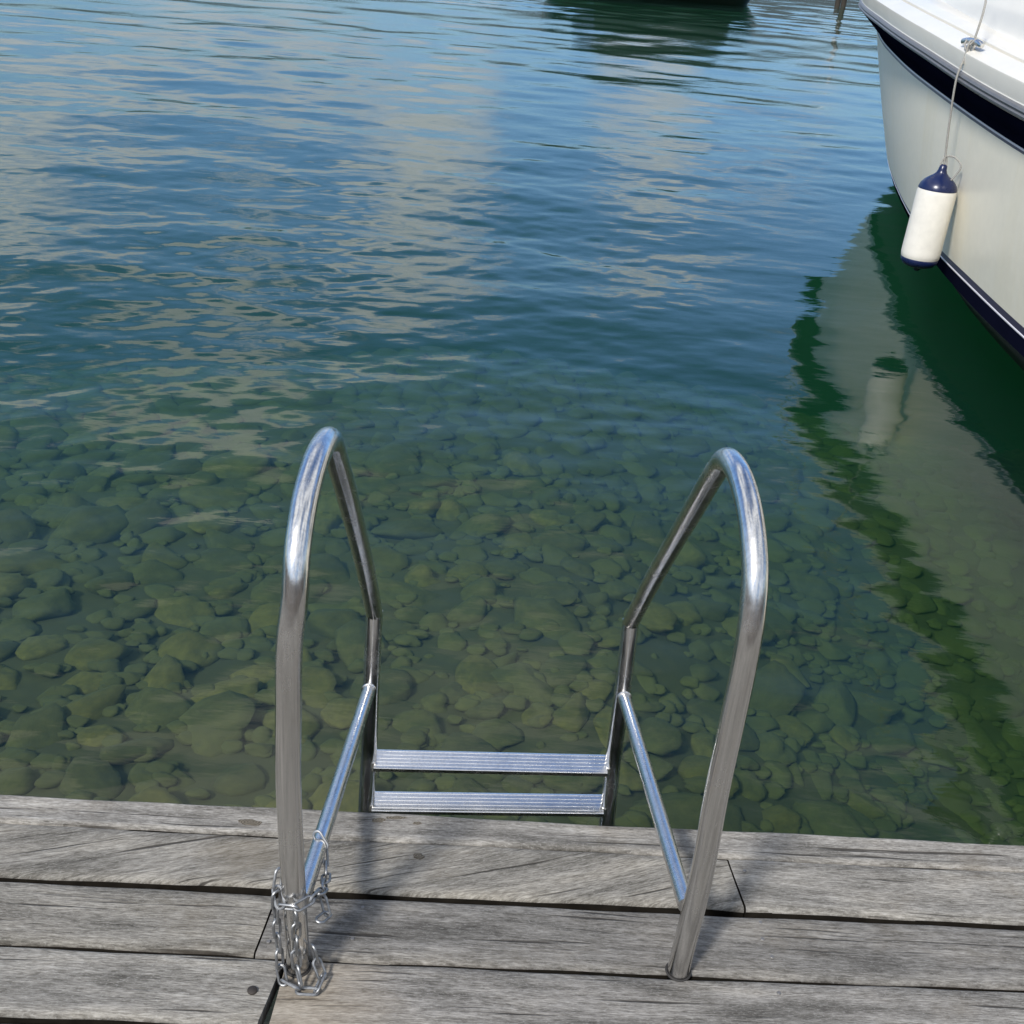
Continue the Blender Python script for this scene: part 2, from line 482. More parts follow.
rung(0.10 - DECK, 0.60)

# ------------------------------------------------------------------ chain
chain = empty('link_chain', Vector((0.032, 1.2015, DECK)) + e1 * BL.x + e2 * BL.y, ROT)
tag(chain, 'galvanised link chain wound around the foot of the left handrail', 'chain')
def link_mesh():
    L_, W_, rr = 0.0165, 0.0066, 0.0022       # half length and half width of the wire's centre line
    pts = []
    for k in range(9):
        a = -PI / 2 + PI * k / 8
        pts.append((L_ - W_ + W_ * math.cos(a), W_ * math.sin(a), 0))
    for k in range(9):
        a = PI / 2 + PI * k / 8
        pts.append((-(L_ - W_) + W_ * math.cos(a), W_ * math.sin(a), 0))
    return MB().tube(pts, rr, 8, closed=True)
proto_link = link_mesh().build('link', M['zinc'], chain, smooth=True)
first_link = [True]
def lay_chain(pts, phase=0, z_min=0.004):
    path = catmull(pts, 24)
    # resample at the pitch
    pitch = 0.0280
    acc = [0.0]
    for i in range(1, len(path)): acc.append(acc[-1] + (path[i] - path[i - 1]).length)
    n = int(acc[-1] / pitch)
    def at(s_):
        for i in range(1, len(acc)):
            if acc[i] >= s_:
                return path[i - 1].lerp(path[i], (s_ - acc[i - 1]) / max(1e-9, acc[i] - acc[i - 1]))
        return path[-1].copy()
    for k in range(n):
        a, b = at(k * pitch), at((k + 1) * pitch)
        c = (a + b) / 2; d = (b - a).normalized()
        rad = Vector((c.x, c.y, 0))
        if rad.length < 1e-4: rad = Vector((0, -1, 0))
        rad.normalize()
        if c.z < 0.012: rad = Vector((0, 0, 1))
        side = d.cross(rad).normalized(); up = side.cross(d).normalized()
        rot = Matrix((d, side, up)).transposed()
        tw = (0.35 if (k + phase) % 2 == 0 else 0.35 + PI / 2) + random.uniform(-0.25, 0.25)
        if c.z < 0.012: tw = (0.12 if (k + phase) % 2 == 0 else 0.9)
        rot = rot @ Matrix.Rotation(tw, 3, 'X')
        o = proto_link if first_link[0] else proto_link.copy()
        if not first_link[0]: COL.objects.link(o)
        first_link[0] = False
        o.parent = chain
        c.z = max(c.z, z_min + abs(math.sin(tw)) * 0.0066)
        o.matrix_local = Matrix.Translation(c) @ rot.to_4x4()
lay_chain([(0.006, 0.157, 0.1245), (0.0195, 0.148, 0.114), (0.026, 0.120, 0.100), (0.032, 0.080, 0.108), (0.034, 0.035, 0.130), (0.026, 0.000, 0.152), (0.010, -0.024, 0.158),
           (-0.010, -0.026, 0.152), (-0.026, -0.012, 0.150), (-0.030, 0.006, 0.172), (-0.024, 0.020, 0.205)])
lay_chain([(-0.029, -0.008, 0.165), (-0.030, -0.010, 0.12), (-0.028, -0.012, 0.08), (-0.024, -0.020, 0.04), (-0.020, -0.030, 0.006), (-0.004, -0.044, 0.004), (0.018, -0.048, 0.004),
           (0.038, -0.046, 0.004), (0.042, -0.026, 0.006), (0.033, -0.014, 0.02), (0.0245, -0.010, 0.05), (0.0225, -0.006, 0.08)], 1)
lay_chain([(0.001, -0.027, 0.150), (0.003, -0.027, 0.105), (0.001, -0.028, 0.065), (0.006, -0.036, 0.028), (0.014, -0.050, 0.007)], 1)
lay_chain([(0.034, 0.030, 0.120), (0.043, 0.020, 0.100), (0.036, 0.000, 0.100), (0.027, -0.012, 0.130)], 0)

# ------------------------------------------------------------------ big boat on the right
XC = 4.35
def curve(tab_hb, zt, ybow, y0=2.3):
    hb = np.array(tab_hb + [(ybow, 0.0)]); z = np.array(zt)
    # smooth interpolation (monotone-ish cubic through table)
    def f(t):
        y = y0 + (ybow - y0) * t
        return y
    ts = 1 - (1 - np.linspace(0, 1, 90)) ** 1.35
    ys = y0 + (ybow - y0) * ts
    x = hb[:, 0]; v = hb[:, 1]
    d = np.gradient(v, x)
    out = []
    for y in ys:
        i = int(np.clip(np.searchsorted(x, y) - 1, 0, len(x) - 2))
        h_ = x[i + 1] - x[i]; u = (y - x[i]) / h_
        h00 = 2 * u ** 3 - 3 * u ** 2 + 1; h10 = u ** 3 - 2 * u ** 2 + u; h01 = -2 * u ** 3 + 3 * u ** 2; h11 = u ** 3 - u ** 2
        out.append(h00 * v[i] + h10 * h_ * d[i] + h01 * v[i + 1] + h11 * h_ * d[i + 1])
    out = np.maximum(np.array(out), 0.0); out[-1] = 0
    zz = np.interp(ys, z[:, 0], z[:, 1])
    # soften z
    zz = np.convolve(np.pad(zz, 6, mode='edge'), np.ones(13) / 13, mode='valid')
    return ys, out, zz
CH = curve([(2.3, 1.52), (4.2, 1.60), (6, 1.615), (7, 1.575), (7.8, 1.51), (9.5, 1.25), (11.8, 0.80), (13.2, 0.42)], [(2.3, 0.25), (10, 0.25), (14, 0.30)], 14.0)
PN = curve([(2.3, 1.54), (4.2, 1.61), (6, 1.625), (7.1, 1.58), (7.7, 1.55), (8.9, 1.42), (10.4, 1.16), (12.2, 0.77), (13.5, 0.40)], [(2.3, 0.39), (10, 0.39), (14, 0.43)], 14.25)
SB = curve([(2.3, 1.60), (4.2, 1.71), (6.4, 1.735), (7.2, 1.71), (7.8, 1.685), (8.55, 1.64), (9.2, 1.585), (10.1, 1.48), (11.2, 1.32), (12.3, 1.10), (13.3, 0.86), (14.3, 0.50)],
           [(2.3, 1.20), (6.4, 1.27), (7.1, 1.31), (7.8, 1.36), (9.2, 1.42), (11, 1.505), (13, 1.57), (15, 1.62)], 15.2)
RBZ = -0.04
RB = curve([(2.3, 1.71), (4.2, 1.82), (6.3, 1.84), (7.4, 1.815), (8.3, 1.775), (9.05, 1.735), (9.7, 1.68), (10.5, 1.585), (11.8, 1.40), (12.9, 1.18), (14.2, 0.80), (15.1, 0.42)],
           [(y_, z_ + RBZ) for y_, z_ in ((2.3, 1.38), (6.3, 1.455), (7.4, 1.53), (8.5, 1.60), (9.3, 1.645), (10.5, 1.695), (12.5, 1.75), (15, 1.80))], 15.8)
def lerpc(a, b, t, bulge=0.0):
    w = 4 * t * (1 - t) * bulge
    env = np.minimum(1, a[1] / 0.5)
    return tuple((a[i] * (1 - t) + b[i] * t) + (w * env if i == 1 else 0) for i in range(3))
def offc(c, dh, dz, dy=0.0):
    hb = c[1].copy()
    env = np.clip(hb / 0.25, 0, 1)
    ys = c[0] + (dh * 1.2) * (1 - env)
    return (ys, np.maximum(hb + dh * env, 0.0), c[2] + dz)
def poly(c, s_):
    return [(XC - s_ * h_, y, z) for y, h_, z in zip(*c)]
boat = empty('motor_cruiser', (0, 0, 0))
tag(boat, 'cream motor cruiser with a navy stripe moored at the right', 'boat')
def band(name, curves, mat, smooth=True, angle=60):
    mb = MB()
    mb.strip([poly(c, 1) for c in curves])
    mb.strip([list(reversed(poly(c, -1))) for c in curves])
    return mb.build(name, mat, boat, smooth=smooth, angle=angle)
KE = (CH[0] * 1.0 - 0.5 * (CH[0] - 2.3) / 12, CH[1] * 0.0, np.interp(CH[0], [2.3, 9, 12, 14], [-0.5, -0.55, -0.35, 0.20]))
MIDB = (KE[0] * .35 + CH[0] * .65, CH[1] * 0.60, KE[2] * 0.68 + CH[2] * 0.32)
band('bottom', [KE, MIDB, offc(CH, -0.012, -0.004)], M['antifoul'])
band('chine_edge', [offc(CH, -0.012, -0.004), CH], M['antifoul'])
b1 = lerpc(CH, PN, 0.62); b2 = lerpc(CH, PN, 0.72); b3 = lerpc(CH, PN, 0.80); b4 = lerpc(CH, PN, 1.0); b5 = lerpc(PN, SB, 0.022)
band('boot_stripe', [CH, lerpc(CH, PN, 0.3), b1], M['navy'])
band('pin_stripe', [b1, offc(b1, 0.003, 0.003), offc(b2, 0.003, -0.003), b2], M['white_line'])
band('pin_stripe', [b2, b3, b4], M['navy_line'])
ns = [lerpc(PN, SB, t, 0.012) for t in (0.0, 0.12, 0.25, 0.4, 0.55, 0.7, 0.85, 0.955)]
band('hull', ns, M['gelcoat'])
s0 = lerpc(PN, SB, 0.955, 0.012); s1 = lerpc(PN, SB, 0.972, 0.01); s2 = lerpc(PN, SB, 0.985, 0.005)
band('pin_stripe', [s0, s1], M['navy_line'])
band('pin_stripe', [s1, s2], M['white_line'])
band('navy_stripe', [s2, SB, lerpc(SB, RB, 0.35, 0.0), lerpc(SB, RB, 0.8, 0.0), offc(RB, -0.025, -0.004)], M['navy'])
band('rub_rail', [offc(RB, -0.025, -0.004), RB, offc(RB, 0.014, 0.010), offc(RB, 0.018, 0.022), offc(RB, 0.010, 0.030), offc(RB, 0.012, 0.036), offc(RB, 0.018, 0.044), offc(RB, 0.012, 0.058), offc(RB, -0.004, 0.066)], M['alu'], angle=35)
band('gunwale', [offc(RB, -0.004, 0.066), offc(RB, -0.006, 0.072), offc(RB, 0.008, 0.160), offc(RB, 0.006, 0.172), offc(RB, -0.004, 0.180), offc(RB, -0.112, 0.218), offc(RB, -0.126, 0.220), offc(RB, -0.132, 0.192), offc(RB, -0.152, 0.192), offc(RB, -0.156, 0.226),
                 offc(RB, -0.165, 0.235), offc(RB, -0.26, 0.250), offc(RB, -0.27, 0.246)], M['gelcoat_white'], angle=25)
# side deck and cabin trunk
TR = curve([(2.3, 1.36), (4.2, 1.47), (6.3, 1.50), (7.4, 1.475), (8.5, 1.40), (10, 1.20), (11.5, 0.90), (12.8, 0.45)],
           [(y_, z_ + RBZ) for y_, z_ in ((2.3, 1.635), (6.3, 1.70), (7.4, 1.775), (8.5, 1.845), (9.3, 1.89), (10.5, 1.94), (12.5, 1.995), (15, 2.04))], 13.5)
band('deck', [offc(RB, -0.27, 0.246), TR], M['gelcoat_white'])
band('cabin_trunk', [TR, offc(TR, -0.012, 0.02), offc(TR, -0.10, 0.34), offc(TR, -0.13, 0.375), offc(TR, -0.18, 0.39), (TR[0], TR[1] * 0.0, TR[2] + 0.46)], M['gelcoat_white'], angle=35)
# wheelhouse with tinted windows
wh = MB()
def house_ring(z, hw, y0, y1, cut):
    return [(XC - hw, y0, z), (XC - hw, y1 - cut, z), (XC - hw * 0.62, y1, z), (XC + hw * 0.62, y1, z), (XC + hw, y1 - cut, z), (XC + hw, y0, z), (XC - hw, y0, z)]
rings = [house_ring(2.06, 1.34, 2.5, 7.4, 0.7), house_ring(2.30, 1.31, 2.5, 7.1, 0.7)]
wh.strip(rings)
house = wh.build('wheelhouse', M['gelcoat_white'], boat)
MB().strip([house_ring(2.30, 1.31, 2.5, 7.1, 0.7), house_ring(2.88, 1.18, 2.5, 6.3, 0.7)]).build('window_band', M['glass_dark'], boat)
rf = MB(); rf.strip([house_ring(2.88, 1.18, 2.5, 6.3, 0.7), house_ring(2.88, 1.30, 2.3, 6.6, 0.7), house_ring(2.96, 1.30, 2.3, 6.6, 0.7), house_ring(3.02, 1.1, 2.5, 6.2, 0.7)])
top_ring = house_ring(3.02, 1.1, 2.5, 6.2, 0.7)[:-1]
rf.add(top_ring, [tuple(range(6))])
rf.build('roof', M['gelcoat_white'], boat)
# transom
tb = MB(); ring = [poly(c, 1)[0] for c in (KE, MIDB, CH, PN, SB, RB, offc(RB, -0.1, 0.2))]
ring2 = [poly(c, -1)[0] for c in (offc(RB, -0.1, 0.2), RB, SB, PN, CH, MIDB)]
tb.add(ring + ring2, [tuple(range(len(ring) + len(ring2)))])
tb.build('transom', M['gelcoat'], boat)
# stainless guard rail on stanchions
GR = offc(RB, -0.10, 0.84)
idx = list(range(8, 90))
gp = [(XC - h_, y, z) for y, h_, z in zip(GR[0][8:86], GR[1][8:86], GR[2][8:86])]
gp2 = [(XC + h_, y, z) for y, h_, z in zip(GR[0][8:86], GR[1][8:86], GR[2][8:86])]
MB().tube(gp + list(reversed(gp2)), 0.0125, 10).build('guard_rail', M['steel'], boat, smooth=True)
for yy in (3.2, 4.4, 13.6):
    k = int(np.argmin(np.abs(RB[0] - yy)))
    for s_ in (1, -1):
        a = (XC - s_ * (RB[1][k] - 0.10), RB[0][k], RB[2][k] + 0.205); b = (XC - s_ * (RB[1][k] - 0.10), RB[0][k], RB[2][k] + 0.84)
        MB().tube([a, b], 0.011, 10).build('stanchion', M['steel'], boat, smooth=True)

def rb_at(y):
    return float(np.interp(y, RB[0], RB[1])), float(np.interp(y, RB[0], RB[2]))
# cleat for the fender line
CY = 7.47
hb_, zr = rb_at(CY)
cl = Vector((XC - hb_ + 0.030, CY, zr + 0.198))
cb = MB()
cb.tube([cl + Vector((0, -0.03, -0.02)), cl + Vector((0, -0.03, 0.028))], 0.013, 12)
cb.tube([cl + Vector((0, 0.03, -0.02)), cl + Vector((0, 0.03, 0.028))], 0.013, 12)
cb.tube(catmull([cl + Vector((0.012, -0.15, 0.026)), cl + Vector((0.004, -0.07, 0.038)), cl + Vector((-0.004, 0.07, 0.038)), cl + Vector((-0.012, 0.15, 0.026))], 4), [0.012] + [0.019] * 11 + [0.012], 12)
cb.build('cleat', M['steel_bright'], boat, smooth=True)
hb2, zr2 = rb_at(11.6)
c2 = Vector((XC - hb2 + 0.10, 11.6, zr2 + 0.222))
MB().box(c2 + Vector((-0.03, -0.14, -0.004)), c2 + Vector((0.04, 0.14, 0.035))).build('fairlead', M['steel_bright'], boat, bevel=0.012)

# fender
FX, FY = 2.562, 7.43
fender = empty('fender', (FX, FY, 0.345))
fender.rotation_euler = (R(0), R(0.5), 0)
tag(fender, 'white cylindrical fender with blue ends hanging against the cream hull', 'fender')
FR = 0.126
body = [(FR * 0.93, 0.046), (FR * 0.975, 0.056), (FR, 0.080), (FR * 1.005, 0.10), (FR, 0.30), (FR, 0.47), (FR * 0.985, 0.487), (FR * 0.97, 0.497), (FR * 0.95, 0.498)]
MB().lathe(body, 40).build('body', M['fender_white'], fender, smooth=True, angle=50)
top = [(FR * 0.972, 0.4985), (FR * 0.965, 0.508), (FR * 0.90, 0.530), (FR * 0.76, 0.553), (FR * 0.58, 0.571), (FR * 0.40, 0.586), (FR * 0.27, 0.602), (FR * 0.21, 0.622), (FR * 0.19, 0.648), (FR * 0.10, 0.655)]
MB().lathe(top, 40).build('end_cap', M['fender_blue'], fender, smooth=True, angle=60)
bot = [(FR * 0.08, -0.040), (FR * 0.15, -0.036), (FR * 0.2, -0.02), (FR * 0.5, -0.012), (FR * 0.78, 0.002), (FR * 0.93, 0.024), (FR * 0.965, 0.044), (FR * 0.95, 0.050)]
MB().lathe(bot, 40).build('end_cap', M['fender_blue'], fender, smooth=True, angle=60)

# line from the fender over the gunwale to the cleat, and on up to the guard rail
hbF, zF = rb_at(7.42)
ft = Vector((FX + 0.006, FY, 1.000))
p_rail = Vector((XC - hbF - 0.028, 7.42, zF + 0.02))
gx = XC - (rb_at(8.0)[0] - 0.10)
rp = MB()
line = [ft + Vector((0, 0, -0.02)), ft + Vector((-0.005, 0, 0.05)), ft.lerp(p_rail, 0.5) + Vector((-0.004, 0, 0)), p_rail, p_rail + Vector((0.024, 0.02, 0.13)), cl + Vector((-0.03, -0.03, 0.03)), cl + Vector((0.0, -0.02, 0.05))]
rp.tube(catmull(line, 6), 0.0068, 10)
rp.tube(catmull([cl + Vector((-0.03, -0.05, 0.02)), cl + Vector((0.0, -0.055, 0.055)), cl + Vector((0.03, -0.04, 0.03)), cl + Vector((0.02, 0.05, 0.02)), cl + Vector((0, 0.06, 0.055)), cl + Vector((-0.03, 0.045, 0.02)), cl + Vector((-0.03, -0.03, -0.03)), cl + Vector((-0.036, -0.034, -0.09))], 6), 0.006, 10)
rp.tube(catmull([cl + Vector((0.0, -0.02, 0.05)), cl + Vector((0.03, 0.05, 0.30)), Vector((gx, 7.96, rb_at(8.0)[1] + 0.84))], 6), 0.0068, 10)
# bight through the eye of the fender
rp.tube(catmull([ft + Vector((-0.006, 0, 0.045)), ft + Vector((-0.022, 0.0, 0.0)), ft + Vector((-0.012, 0.0, -0.05)), ft + Vector((0.010, -0.018, -0.045)), ft + Vector((0.016, 0, 0.0)), ft + Vector((0.004, 0, 0.05))], 6), 0.005, 8)
rp.tube(catmull([ft + Vector((0, 0, 0.05)), ft + Vector((0.04, -0.04, 0.055)), ft + Vector((0.085, -0.07, 0.01)), ft + Vector((0.07, -0.06, -0.05)), ft + Vector((0.05, -0.05, -0.09))], 6), 0.0055, 8)
rope = rp.build('rope', M['rope'], None, smooth=True, angle=60)
tag(rope, 'thin grey rope running from the cleat down to the white fender', 'rope')

# ------------------------------------------------------------------ dark boat far off
def far_boat():
    b = empty('dark_boat', (4.6, 59.5, 0), R(20))
    tag(b, 'dark hulled boat lying far out at the top edge of the picture', 'boat')
    cx, cy, L_ = 0.0, 0.0, 5.6
    mb = MB(); rows = []
    for zz, s_, w in ((-0.3, 0.86, 1.2), (0.15, 0.90, 1.55), (0.9, 0.97, 1.85), (1.5, 1.0, 1.95)):
        row = []
        for k in range(41):
            a = 2 * PI * k / 40
            cxa, sya = math.cos(a), math.sin(a)
            xx = L_ * s_ * math.copysign(abs(cxa) ** 0.8, cxa); yy = w * math.copysign(abs(sya) ** 0.65, sya)
            row.append((cx + xx, cy + yy, zz + 0.25 * max(0, cxa) ** 2 * (zz > 0.5)))
        rows.append(row)
    mb.strip(rows)
    mb.build('hull', M['dark_hull'], b, smooth=True)
    mb = MB()
    top = rows[-1][:-1]
    mb.add(top, [tuple(range(len(top)))])
    mb.build('deck', M['joist'], b)
    MB().strip([[(cx + sx * 3.2 * t, cy + sy * 1.35 * t, z) for sx, sy in ((-1, -1), (1, -1), (1, 1), (-1, 1), (-1, -1))] for z, t in ((1.45, 1.15), (2.3, 1.08), (2.9, 0.95), (3.0, 0.4))]).build('cover', M['dark_hull'], b)
far_boat()

# mooring piles beyond the bow
def pile(x, y, h_, lean, label, cap):
    p = empty('mooring_pile', (x, y, 0))
    p.rotation_euler = (0, lean, 0)
    tag(p, label, 'pile', 'mooring piles out on the water')
    MB().tube([(0, 0, -3), (0.01, 0, 0), (-0.01, 0, h_ * 0.5), (0, 0, h_)], [0.17, 0.165, 0.16, 0.15], 18).build('post', M['pile'], p, smooth=True)
    if cap:
        MB().lathe([(0.19, h_ - 0.10), (0.20, h_ - 0.08), (0.19, h_ + 0.05), (0.10, h_ + 0.30), (0.02, h_ + 0.38)], 24).build('cap', M['added_cap'], p, smooth=True)  # white top added in place of a white boat, for its reflection
pile(17.3, 74.5, 2.9, R(-1), 'wooden mooring pile with an added white cap left of the bow', True)
pile(16.6, 73.0, 0.9, R(2), 'short dark mooring pile beside the white capped one', False)

# ------------------------------------------------------------------ water
WAVES = []
def make_waves():
    rg = np.random.default_rng(5)
    for lam, n, slope in ((4.5, 4, 0.008), (2.2, 8, 0.012), (1.1, 14, 0.016), (0.6, 18, 0.018), (0.32, 20, 0.020), (0.18, 22, 0.019), (0.11, 20, 0.014)):
        for _ in range(n):
            l_ = lam * rg.uniform(0.75, 1.35)
            th = R(96) + rg.normal(0, R(36))     # travel direction, mostly along the view
            k = 2 * PI / l_
            a = slope * math.sqrt(2.0 / n) / k
            WAVES.append((l_, k * math.cos(th), k * math.sin(th), a, rg.uniform(0, 2 * PI)))
make_waves()
AX, AY = 0.0, -2.5
ang = np.concatenate([np.linspace(-80, -32, 60, endpoint=False), np.linspace(-32, 34, 820, endpoint=False), np.linspace(34, 80, 60)])
ang = np.radians(ang)
dep = np.radians(np.concatenate([np.linspace(80, 50, 60, endpoint=False), np.linspace(50, 3, 860, endpoint=False), np.linspace(3, 0.8, 150, endpoint=False), np.linspace(0.8, 0.2, 30)]))
DD = EYE / np.tan(dep)
rr = DD + 2.5
A, RRR = np.meshgrid(ang, rr)
X = AX + RRR * np.sin(A); Y = AY + RRR * np.cos(A)
spac_r = np.gradient(rr)[:, None] * np.ones_like(A)
spac_a = np.gradient(ang)[None, :] * RRR
Z = np.zeros_like(X)
# gusts: ripples come and go in patches
pg = 0.80 + 0.30 * np.sin(X * 0.33 + 1.0 + 0.7 * np.sin(Y * 0.17)) * np.sin(Y * 0.21 + 0.5) + 0.12 * np.sin(X * 0.9 - Y * 0.5)
calm = np.clip((RRR - 3.0) / 7.0, 0.0, 1.0) * 0.45 + 0.55 + np.clip((RRR - 18) / 25, 0, 1) * 0.5     # sheltered beside the dock
# and in the lee of the cruiser
lee = 1.0 - 0.62 * np.clip((X - 0.6) / 1.2, 0, 1) * np.clip((13 - Y) / 4, 0, 1)
for l_, kx, ky, a, ph in WAVES:
    sp = np.maximum(spac_r * abs(ky) / math.hypot(kx, ky), spac_a * abs(kx) / math.hypot(kx, ky))
    att = np.clip((l_ / np.maximum(sp, 1e-6) - 2.2) / 2.5, 0, 1)
    m_ = (np.clip(pg, 0.3, 1.3) * lee) if l_ < 0.9 else (0.45 + 0.55 * lee)
    Z += a * att * m_ * calm * np.sin(kx * X + ky * Y + ph)
nr, na = X.shape
top = np.stack([X, Y, Z], -1).reshape(-1, 3)
ii, jj = np.meshgrid(np.arange(nr - 1), np.arange(na - 1), indexing='ij')
q = np.stack([ii * na + jj, ii * na + jj + 1, (ii + 1) * na + jj + 1, (ii + 1) * na + jj], -1).reshape(-1, 4)
# rim and floor of the water body, so that it encloses its volume
rim = np.concatenate([np.arange(na), np.arange(1, nr) * na + na - 1, (nr - 1) * na + np.arange(na - 2, -1, -1), np.arange(nr - 2, 0, -1) * na])
low = top[rim].copy(); low[:, 2] = -14.0
nb = len(top)
nrm_ = len(rim)
k0 = np.arange(nrm_); k1 = (k0 + 1) % nrm_
sides = np.stack([rim[k0], nb + k0, nb + k1, rim[k1]], -1)[:, ::-1]
cen = np.array([[0.0, 60.0, -14.0]])
verts = np.concatenate([top, low, cen])

def water_mat():
    t = NT('lake water')
    geo = t.n('ShaderNodeNewGeometry')
    pos = geo.outputs['Position']
    n1 = t.noise(t.mapping(pos, scale=(5, 15, 1)), 1.0, 3, 0.55)
    n2 = t.noise(t.mapping(pos, scale=(1.0, 3.2, 1), rot=(0, 0, R(8))), 1.0, 2, 0.5)
    nrm = t.bump(n1, 0.05, 0.02)
    nrm = t.bump(n2, 0.06, 0.08, nrm)
    fr = t.n('ShaderNodeFresnel'); fr.inputs['IOR'].default_value = 1.333
    t.set(fr.inputs['Normal'], nrm)
    fac = t.math('MULTIPLY', fr.outputs[0], t.math('SUBTRACT', 1.0, geo.outputs['Backfacing']))
    gl = t.n('ShaderNodeBsdfGlossy'); gl.inputs['Roughness'].default_value = 0.02
    t.set(gl.inputs['Normal'], nrm); gl.inputs['Color'].default_value = (1, 1, 1, 1)
    tr = t.n('ShaderNodeBsdfTransparent')
    mx = t.n('ShaderNodeMixShader')
    t.set(mx.inputs[0], fac); t.t.links.new(tr.outputs[0], mx.inputs[1]); t.t.links.new(gl.outputs[0], mx.inputs[2])
    t.t.links.new(mx.outputs[0], t.out.inputs['Surface'])
    ab = t.n('ShaderNodeVolumeAbsorption'); ab.inputs['Color'].default_value = (0.55, 0.80, 0.57, 1); ab.inputs['Density'].default_value = 0.44
    sc = t.n('ShaderNodeVolumeScatter'); sc.inputs['Color'].default_value = (0.22, 0.65, 0.60, 1); sc.inputs['Density'].default_value = 0.025
    sc.inputs['Anisotropy'].default_value = 0.2
    ad = t.n('ShaderNodeAddShader')
    t.t.links.new(ab.outputs[0], ad.inputs[0]); t.t.links.new(sc.outputs[0], ad.inputs[1])
    t.t.links.new(ad.outputs[0], t.out.inputs['Volume'])
    return t.m
me_f = np.concatenate([q, sides])
M['water'] = water_mat()
# quads first, then the floor fan as one n-gon-free ring of triangles
wmesh = bpy.data.meshes.new('water')
tri = np.stack([nb + k1, np.full(nrm_, nb + nrm_), nb + k0], -1)
nl = me_f.size + tri.size
wmesh.vertices.add(len(verts)); wmesh.vertices.foreach_set('co', verts.astype(np.float32).ravel())
wmesh.loops.add(nl); wmesh.loops.foreach_set('vertex_index', np.concatenate([me_f.ravel(), tri.ravel()]).astype(np.int32))
wmesh.polygons.add(len(me_f) + len(tri))
wmesh.polygons.foreach_set('loop_start', np.concatenate([np.arange(0, me_f.size, 4), me_f.size + np.arange(0, tri.size, 3)]).astype(np.int32))
wmesh.polygons.foreach_set('loop_total', np.concatenate([np.full(len(me_f), 4), np.full(len(tri), 3)]).astype(np.int32))
wmesh.update(calc_edges=True)
sm = np.zeros(len(me_f) + len(tri), dtype=bool); sm[:len(q)] = True
wmesh.polygons.foreach_set('use_smooth', sm)
wmesh.materials.append(M['water'])
water = bpy.data.objects.new('water', wmesh); COL.objects.link(water)
tag(water, kind='structure')
# keep the sharp rim from bending the surface normals
wmesh.set_sharp_from_angle(angle=R(60))

# ------------------------------------------------------------------ lakebed
def bed_z(x, y):
    x = np.asarray(x, float); y = np.asarray(y, float)
    yy = y + 0.42 * np.clip(-x - 0.6, 0, 8) * np.clip((y - 3.0) / 3.0, 0, 1)
    z = np.interp(yy, [-6, 1.5, 3.5, 5.0, 6.5, 8.0, 10, 13, 19, 40], [-0.62, -0.72, -0.94, -1.10, -1.26, -1.46, -1.80, -2.55, -5.4, -11.5])
    z = z - (0.36 - 0.22 * np.clip((y - 4.0) / 4.0, 0, 1)) * np.clip(x - 0.4, 0, 5) * np.clip((y - 1.0) / 2.6, 0, 1)
    return z + 0.05 * np.sin(x * 1.7 + 0.4) * np.sin(y * 1.3 + 1.1)
tb_ = NT('algae lakebed gravel')
cob = tb_.coord()
vor = tb_.n('ShaderNodeTexVoronoi'); tb_.set(vor.inputs['Vector'], cob); vor.inputs['Scale'].default_value = 11
nb_ = tb_.noise(cob, 2.5, 5, 0.6)
tb_.bsdf(Base_Color=tb_.mix(nb_, tb_.ramp(vor.outputs['Distance'], [(0.0, (0.062, 0.054, 0.016)), (0.6, (0.036, 0.032, 0.011))]), (0.04, 0.036, 0.016)), Roughness=0.95,
         Normal=tb_.bump(vor.outputs['Distance'], -0.6, 0.05))
gx_ = np.concatenate([np.linspace(-60, -8, 26, endpoint=False), np.linspace(-8, 10, 180, endpoint=False), np.linspace(10, 70, 30)])
gy_ = np.concatenate([np.linspace(-6, 10, 160, endpoint=False), np.linspace(10, 60, 50), np.linspace(62, 700, 20)])
GX, GY = np.meshgrid(gx_ * 1.0, gy_)
GXs = GX * np.where(GY > 10, 1 + (GY - 10) / 60.0, 1)
GZ = bed_z(GX, GY) + 0.004 + 0.015 * np.sin(GX * 7.1 + GY * 2.3) * np.sin(GY * 6.3)
n0, n1_ = GX.shape
i0, j0 = np.meshgrid(np.arange(n0 - 1), np.arange(n1_ - 1), indexing='ij')
qf = np.stack([i0 * n1_ + j0, i0 * n1_ + j0 + 1, (i0 + 1) * n1_ + j0 + 1, (i0 + 1) * n1_ + j0], -1).reshape(-1, 4)
bed = np_mesh('lakebed', np.stack([GXs, GY, GZ], -1).reshape(-1, 3), qf, tb_.m)
tag(bed, kind='structure')

